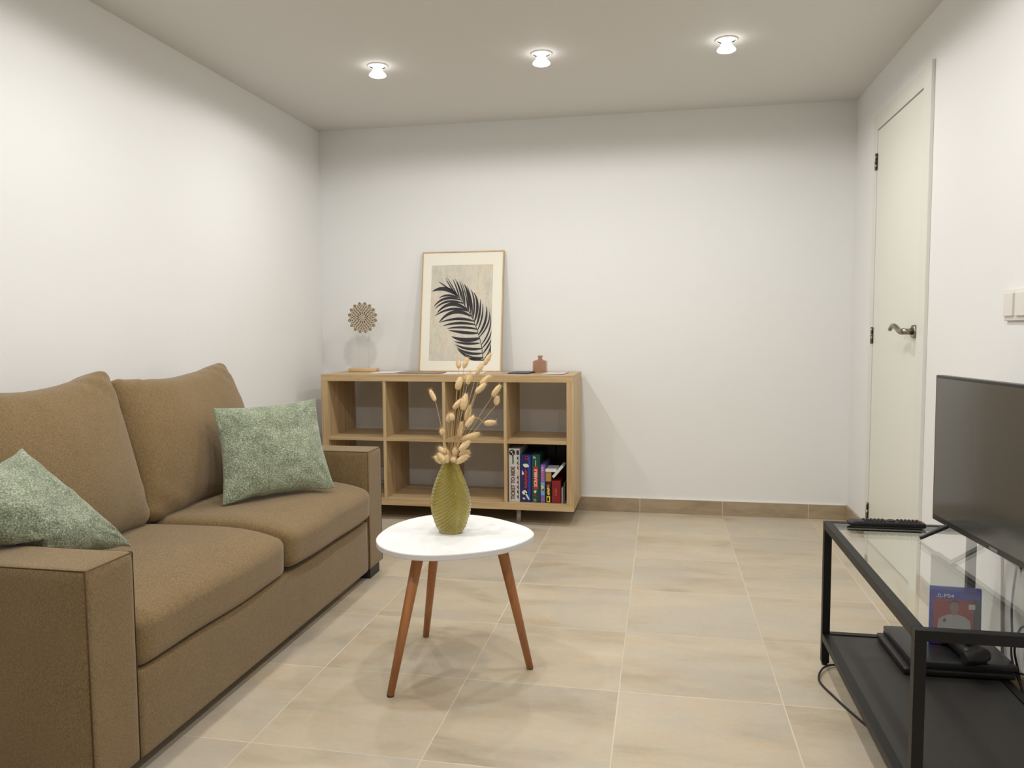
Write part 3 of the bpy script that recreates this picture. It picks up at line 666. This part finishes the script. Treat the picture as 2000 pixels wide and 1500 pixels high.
HL = ['dried grass head standing alone furthest left of the bouquet', 'upright dark tan grass head, upper left in front of the framed print', 'grass head leaning right beside the upright tan one, before the print', 'topmost dried grass head, tilted right in front of the print', 'grass head just below and left of the topmost one', 'plump upright grass head overlapping the shelf edge, upper left of the bouquet', 'grass head at the front edge of the shelf top, right of the plump upright one', 'small grass head partly behind its neighbour at the shelf edge', 'slender grass head slanting right, just under the shelf top edge', 'grass head slanting right, directly below the slender slanting one', 'large grass head far right of the bouquet, upper of the two there', 'short oval grass head far right, lower of the two there', 'horizontal pale grass head sticking out furthest right on a bent stem', 'grass head slanting right in mid bouquet, touching the tall plump one', 'tall plump grass head in the middle of the bouquet', 'long narrow grass head below the tall plump middle one', 'grass head on a slanting stem at the right of mid bouquet', 'round grass head seen end-on, left of mid bouquet', 'thin grass head just left of the one seen end-on', 'narrow upright grass head above the long slanting pair', 'small grass head low on the left, under the lone left one', 'longest grass head, slanting far right above the vase mouth', 'long grass head right below the longest slanting one']
CR = ['right, upper of the two short ones', 'right, lowest one', 'left, outermost and lowest', 'left, second from the outside', 'left, highest and thinnest', 'left of centre, upright', 'seen end-on in the middle', 'behind the end-on one in the middle', 'left of the end-on one, nearly upright']
for k, (ax, ay, az, bx_, by_, bz_) in enumerate(H):
    t = thing('dried_grass_stem', HL[k] if k < len(HL) else 'short grass head at the vase mouth, ' + CR[k - len(HL)], 'dried grass', (VC[0], VC[1], VB), 0, 'dried bunny tail grasses in the green vase' if k < len(HL) else 'grass heads round the vase mouth')
    A, B = Vector((ax, ay, az)), Vector((bx_, by_, bz_)); D = (B - A); Ln = D.length; dn = D.normalized()
    mouth = Vector((VC[0] + max(-.010, min(.010, (ax - VC[0]) * .14)), VC[1] + max(-.007, min(.007, (ay - VC[1]) * .2)), VB + .212)); bot = Vector((VC[0] - (ax - VC[0]) * .10, VC[1] - (ay - VC[1]) * .2, VB + .014 + .002 * (k % 5)))
    mid = mouth.lerp(A, .55) + Vector((0, 0, .008)); 
    if k == 12: mid = Vector((-.543, 2.2, .762))
    path = smooth_curve([bot, mouth, mid, A, A.lerp(B, .3)], 6)
    obj('stem', G().tube(path, .0009, 6), MSTEM, t)
    rw = 1.25 * WID.get(k, .0072) * (.85 if k < 5 else 1); g = G(); n = 10; rows = []
    a1 = dn.orthogonal().normalized(); a2 = dn.cross(a1); nl = 11
    for q in range(nl + 1):
        s_ = q / nl; rad = rw * (math.sin(PI * min(1, (s_ * .93 + .05))) ** .38) * (1.0 - .15 * s_)
        rows.append([A + D * s_ + (a1 * math.cos(2 * PI * c / n) + a2 * math.sin(2 * PI * c / n)) * rad * (1 + .16 * noise.noise(Vector((k, q * .9, c * 1.3)))) for c in range(n)])
    g.rings(rows)
    for h_ in range(300):
        s_ = random.random() ** .8; an = random.random() * 2 * PI; o_ = a1 * math.cos(an) + a2 * math.sin(an)
        rad = rw * (math.sin(PI * min(1, (s_ * .93 + .05))) ** .38) * (1 - .15 * s_) * .95
        p0 = A + D * s_ + o_ * rad; ln = .005 + .005 * random.random() + (.006 * random.random() if s_ > .85 else 0); p1 = p0 + (dn * .8 + o_ * (.55 + .3 * random.random())).normalized() * ln
        tt = dn.cross(o_) * .00022; u_ = o_ * .0002
        v = [g.b.verts.new(x_) for x_ in (p0 - tt, p0 + tt, p0 + u_ + dn * .0003, p1)]
        for f_ in ((0, 1, 3), (1, 2, 3), (2, 0, 3)): g.b.faces.new([v[i] for i in f_])
    g.recalc = False
    obj('seed_head', g, MHEAD, t)
# ------------------------------------------------------------------ television stand
X0, X1, Y0, Y1, ZT, ZS = .486, .906, 1.578, 2.446, .443, .100
r = .022
st = thing('television_stand', 'black metal television bench with glass top and dark lower shelf', 'tv stand', ((X0 + X1) / 2, (Y0 + Y1) / 2, 0))
for (x, y) in ((X0, Y0), (X1 - r, Y0), (X0, Y1 - r), (X1 - r, Y1 - r)):
    lg = obj('leg', G().box(x, x + r, y, y + r, .008, ZT - r, .001), MBLACK, st)
    obj('leg_foot', G().cyl((x + r / 2, y + r / 2, 0), (x + r / 2, y + r / 2, .009), .009, .0085, 16), MPL, lg)
g = G()
for (a, b_, c_, d_) in ((X0, X1, Y0, Y0 + r), (X0, X1, Y1 - r, Y1), (X0, X0 + r, Y0 + r, Y1 - r), (X1 - r, X1, Y0 + r, Y1 - r)): g.box(a, b_, c_, d_, ZT - r, ZT, .001)
obj('top_frame', g, MBLACK, st)
g = G()
for (a, b_, c_, d_) in ((X0 + r, X1 - r, Y0, Y0 + r), (X0 + r, X1 - r, Y1 - r, Y1), (X0, X0 + r, Y0 + r, Y1 - r), (X1 - r, X1, Y0 + r, Y1 - r)): g.box(a, b_, c_, d_, ZS - r, ZS, .001)
obj('lower_frame', g, MBLACK, st)
obj('lower_shelf', G().box(X0 + r + .001, X1 - r - .001, Y0 + r + .001, Y1 - r - .001, ZS - .016, ZS - .003, .0008), MSHELF, st)
obj('glass_top', G().box(X0 + r + .0008, X1 - r - .0008, Y0 + r + .0008, Y1 - r - .0008, ZT - .007, ZT - .001), MGLASS, st, label='clear glass top')
obj('glass_pad', G().cyl((X0 + r + .02, Y0 + .4, ZT - .009), (X0 + r + .02, Y0 + .4, ZT - .0072), .008, n=20), MACR, st)
# television
GT = ZT
tv = thing('television', 'black flat-screen television standing on the glass bench, cut by the right edge', 'television', (.775, 1.99, GT))
TW, TH_ = .70, .405
A0 = Vector((.752, 2.328, .489)); dirn = Vector((.035, -.515, .006)).normalized()
ang = math.atan2(dirn.x, -dirn.y)
# local: x = along the width (towards the camera), y = depth (to the wall), z up
ex = dirn; ey = Vector((0, 0, 1)).cross(ex).normalized(); ey = -ey if ey.x < 0 else ey; ez = ex.cross(ey); ez = -ez if ez.z < 0 else ez
TM = Matrix((ex, ey, ez)).transposed().to_4x4(); TM.translation = A0
g = G().box(0, TW, 0, .022, 0, TH_, .0025, M=TM); g.box(.06, TW - .06, .022, .05, .03, .25, .012, M=TM); obj('housing', g, MBEZ, tv)
obj('screen', G().box(.008, TW - .008, -.0006, .001, .016, TH_ - .008, M=TM), MSCR, tv)
obj('badge', G().box(.33, .37, -.0012, .0, .004, .011, M=TM), plain('badge_grey', (120, 118, 114), .4), tv)
def foot(tx, ty, bx, by, rx_, ry_):
    g = G(); path = smooth_curve([(tx, ty, GT + .005), ((tx + bx) / 2, (ty + by) / 2, GT + .0285), (bx, by, GT + .052)], 5)
    g.tube(path, [.0045, .0045, .005, .005, .0055, .0055, .006, .006, .0065, .0065, .0065][:len(path)], 10)
    path = smooth_curve([(bx, by, GT + .052), ((rx_ + bx) / 2, (ry_ + by) / 2, GT + .0285), (rx_, ry_, GT + .005)], 5)
    g.tube(path, .006, 10); obj('stand_foot', g, MPL, tv)
foot(.702, 2.262, .768, 2.235, .862, 2.262); foot(.738, 1.70, .79, 1.72, .87, 1.70)
# remote
rm = thing('remote_control', 'long black remote control lying across the far end of the glass top', 'remote', (.65, 2.398, GT))
RM = Matrix.Translation((.651, 2.398, GT)) @ Matrix.Rotation(math.radians(1), 4, 'Z')
obj('body', G().rbox(.105, .0225, .0085, .008, 12, None, RM @ Matrix.Translation((0, 0, .0095))), MPL, rm)
g = G(); 
for i in range(15):
    for j in range(3):
        if 6 <= i <= 8: continue
        x = -.060 + i * .0105; y = -.011 + j * .011; g.mi = 1 if (i == 14 and j == 0) else 0; g.box(x - .0032, x + .0032, y - .0035, y + .0035, .0175, .0208, .0006, M=RM)
g.mi = 0; g.lathe([(.0115, 0), (.0115, .003), (.009, .004)], (RM @ Vector((.0135, 0, .0173)))[:], 24)
obj('button_pad', g, [MKEY, MRED], rm, label='grey rubber buttons')
# console
gc = thing('game_console', 'flat black game console on the lower shelf of the television bench', 'game console', (.79, 2.30, ZS))
CM = Matrix.Translation((.787, 2.297, ZS - .003)) @ Matrix.Rotation(math.radians(1.5), 4, 'Z')
obj('lower_slab', G().rbox(.138, .125, .0095, .006, 8, None, CM @ Matrix.Translation((-.009, 0, .012))), MPL, gc)
obj('upper_slab', G().rbox(.130, .125, .0085, .004, 8, None, CM @ Matrix.Translation((.002, 0, .0345))), MPLG, gc)
obj('groove', G().box(-.128, .122, -.12, .12, .019, .028, M=CM), plain('groove_black', (6, 6, 6), .6), gc)
CT = ZS - .003 + .043
# controller
cc = thing('game_controller', 'black game controller lying on the console in front of the game case', 'game controller', (.80, 2.245, CT))
KM = Matrix.Translation((.815, 2.232, CT - .004)) @ Matrix.Rotation(math.radians(-84), 4, 'Z')
obj('body', G().rbox(.062, .036, .019, .017, 10, lambda c, u: Vector((c.x, c.y, c.z * (1 - .1 * u[0] ** 2))), KM @ Matrix.Translation((0, .006, .024))), MPL, cc)
for s_ in (-1, 1):
    path = smooth_curve([(s_ * .055, .014, .026), (s_ * .064, -.008, .024), (s_ * .066, -.024, .022), (s_ * .067, -.036, .021)], 5)
    obj('grip', G().tube([KM @ p for p in path], [.021 - .004 * (i / (len(path) - 1)) ** 2 for i in range(len(path))], 16), MPL, cc)
    c_ = KM @ Vector((s_ * .024, -.006, .041)); obj('thumbstick', G().lathe([(.005, -.006), (.005, .004), (.0085, .005), (.0085, .008), (.006, .009)], c_[:], 20), MPLG, cc)
# game case
gs = thing('game_case', 'blue video game case with red cover standing upright on the console', 'game case', (.795, 2.33, CT))
AM = Matrix.Translation((.743, 2.292, CT + .0008)) @ Matrix.Rotation(math.radians(-3), 4, 'Z') @ Matrix.Rotation(math.radians(-3), 4, 'X')
CW, CH = .131, .163
obj('shell', G().box(0, CW, 0, .013, 0, CH, .003, 3, M=AM), MCASE, gs)
g = G(); mats = [plain('cover_red', (160, 22, 36), .35, var=.15, nscale=25), plain('cover_blue', (12, 56, 190), .35), plain('cover_white', (226, 226, 228), .4), plain('cover_skin', (150, 116, 104), .6), plain('cover_shirt', (176, 172, 174), .6, var=.1), plain('cover_dark', (44, 40, 48), .5)]
g.box(.009, CW - .004, -.0008, .0002, .004, CH - .033, M=AM); g.mi = 1; g.box(.009, CW - .004, -.0008, .0002, CH - .032, CH - .016, M=AM)
def cp(pts, y): g.poly([AM @ Vector((x, y, z)) for x, z in pts])
g.mi = 5; g.box(.11, CW - .004, -.0010, .0002, .004, CH - .033, M=AM)
g.mi = 4; cp([(.018, .03), (.022, .072), (.034, .082), (.052, .088), (.072, .088), (.09, .082), (.102, .072), (.106, .03)], -.0014)
g.mi = 3; cp([(.056, .086), (.055, .094), (.069, .094), (.068, .086)], -.0016); cp([(.062 + .0125 * math.cos(a * PI / 8), .109 + .0165 * math.sin(a * PI / 8)) for a in range(16)], -.0016)
g.mi = 5; cp([(.0495, .112), (.051, .122), (.057, .128), (.067, .128), (.073, .122), (.0745, .112), (.071, .12), (.062, .123), (.053, .12)], -.002)
g.mi = 5; cp([(.034, .066), (.041, .066), (.041, .073), (.0375, .077), (.034, .073)], -.0018); g.mi = 2; g.box(.098, .114, -.0018, .0002, .105, .119, M=AM)
g.mi = 2; text_into(g, 'PS4', .0135, AM @ Matrix.Translation((.048, -.0016, CH - .0245)) @ Matrix.Rotation(PI / 2, 4, 'X') @ Matrix.Diagonal((1.35, 1, 1, 1)))
cp([(.0205, CH - .0185), (.0205, CH - .029), (.0225, CH - .0285), (.0225, CH - .021), (.0255, CH - .022), (.0255, CH - .025), (.0275, CH - .0245), (.0275, CH - .021), (.025, CH - .019)], -.0015)
cp([(.0155, CH - .0275), (.0195, CH - .0262), (.0195, CH - .0278), (.0165, CH - .0288)], -.0015); cp([(.0285, CH - .0265), (.033, CH - .0278), (.029, CH - .029), (.0235, CH - .0295), (.0235, CH - .028)], -.0015)
g.recalc = False
obj('cover_sleeve', g, mats, gs, label='red cover sheet with a player in a white shirt')
# switch
sw = thing('light_switch', 'white double light switch on the right wall', 'switch', (XR, 2.40, 1.09))
obj('plate', G().box(XR - .010, XR, 2.318, 2.468, 1.043, 1.132, .003, 3), MSWITCH, sw)
for (a, b_) in ((2.402, 2.460), (2.328, 2.386)): obj('rocker', G().box(XR - .016, XR - .009, a, b_, 1.056, 1.122, .002), MSWITCH, sw)
# cables
def cable(pts, r_, mat, label, name='power_cable'):
    return tag(obj(name, G().tube(smooth_curve(pts, 8), r_, 8), mat), label, 'cable', 'cables around the television bench')
cable([(.700, 2.16, .004), (.60, 2.30, .004), (.555, 2.415, .004), (.520, 2.420, .006), (.485, 2.385, .010), (.462, 2.335, .008), (.458, 2.29, .004), (.478, 2.21, .004), (.505, 2.12, .004), (.540, 2.03, .004), (.62, 1.90, .004)], .003, MCABLE, 'black cable looping out on the floor tiles beside the bench leg')
cable([(.955, 2.36, .46), (.965, 2.40, .38), (.972, 2.415, .33), (.975, 2.418, .25), (.975, 2.41, .16), (.972, 2.39, .05), (.970, 2.36, .003)], .0045, MCABLEG, 'grey-brown cable running down the wall behind the television bench')
cable([(.93, 2.20, .50), (.935, 2.245, .36), (.94, 2.27, .27), (.935, 2.25, .20), (.925, 2.22, .14), (.935, 2.17, .07), (.94, 2.10, .003)], .003, MCABLE, 'black cable hanging behind the bench, left of the other black one')
cable([(.925, 2.02, .33), (.935, 2.12, .27), (.935, 2.20, .235), (.93, 2.22, .17), (.95, 2.24, .10), (.955, 2.20, .003)], .003, MCABLE, 'black cable curving right behind the console')
cable([(.918, 2.20, .115), (.935, 2.14, .13), (.945, 2.05, .14), (.95, 1.95, .10)], .003, MCABLE, 'short black cable leaving the back corner of the console')
pg = thing('power_plug', 'black plug in the wall behind the television bench', 'plug', (XR, 2.2, .285))
obj('plug_body', G().cyl((XR - .001, 2.205, .285), (XR - .035, 2.195, .28), .014, .010, 16), MPL, pg)
obj('plug_socket', G().box(XR - .009, XR, 2.17, 2.24, .25, .32, .002), MSWITCH, pg)
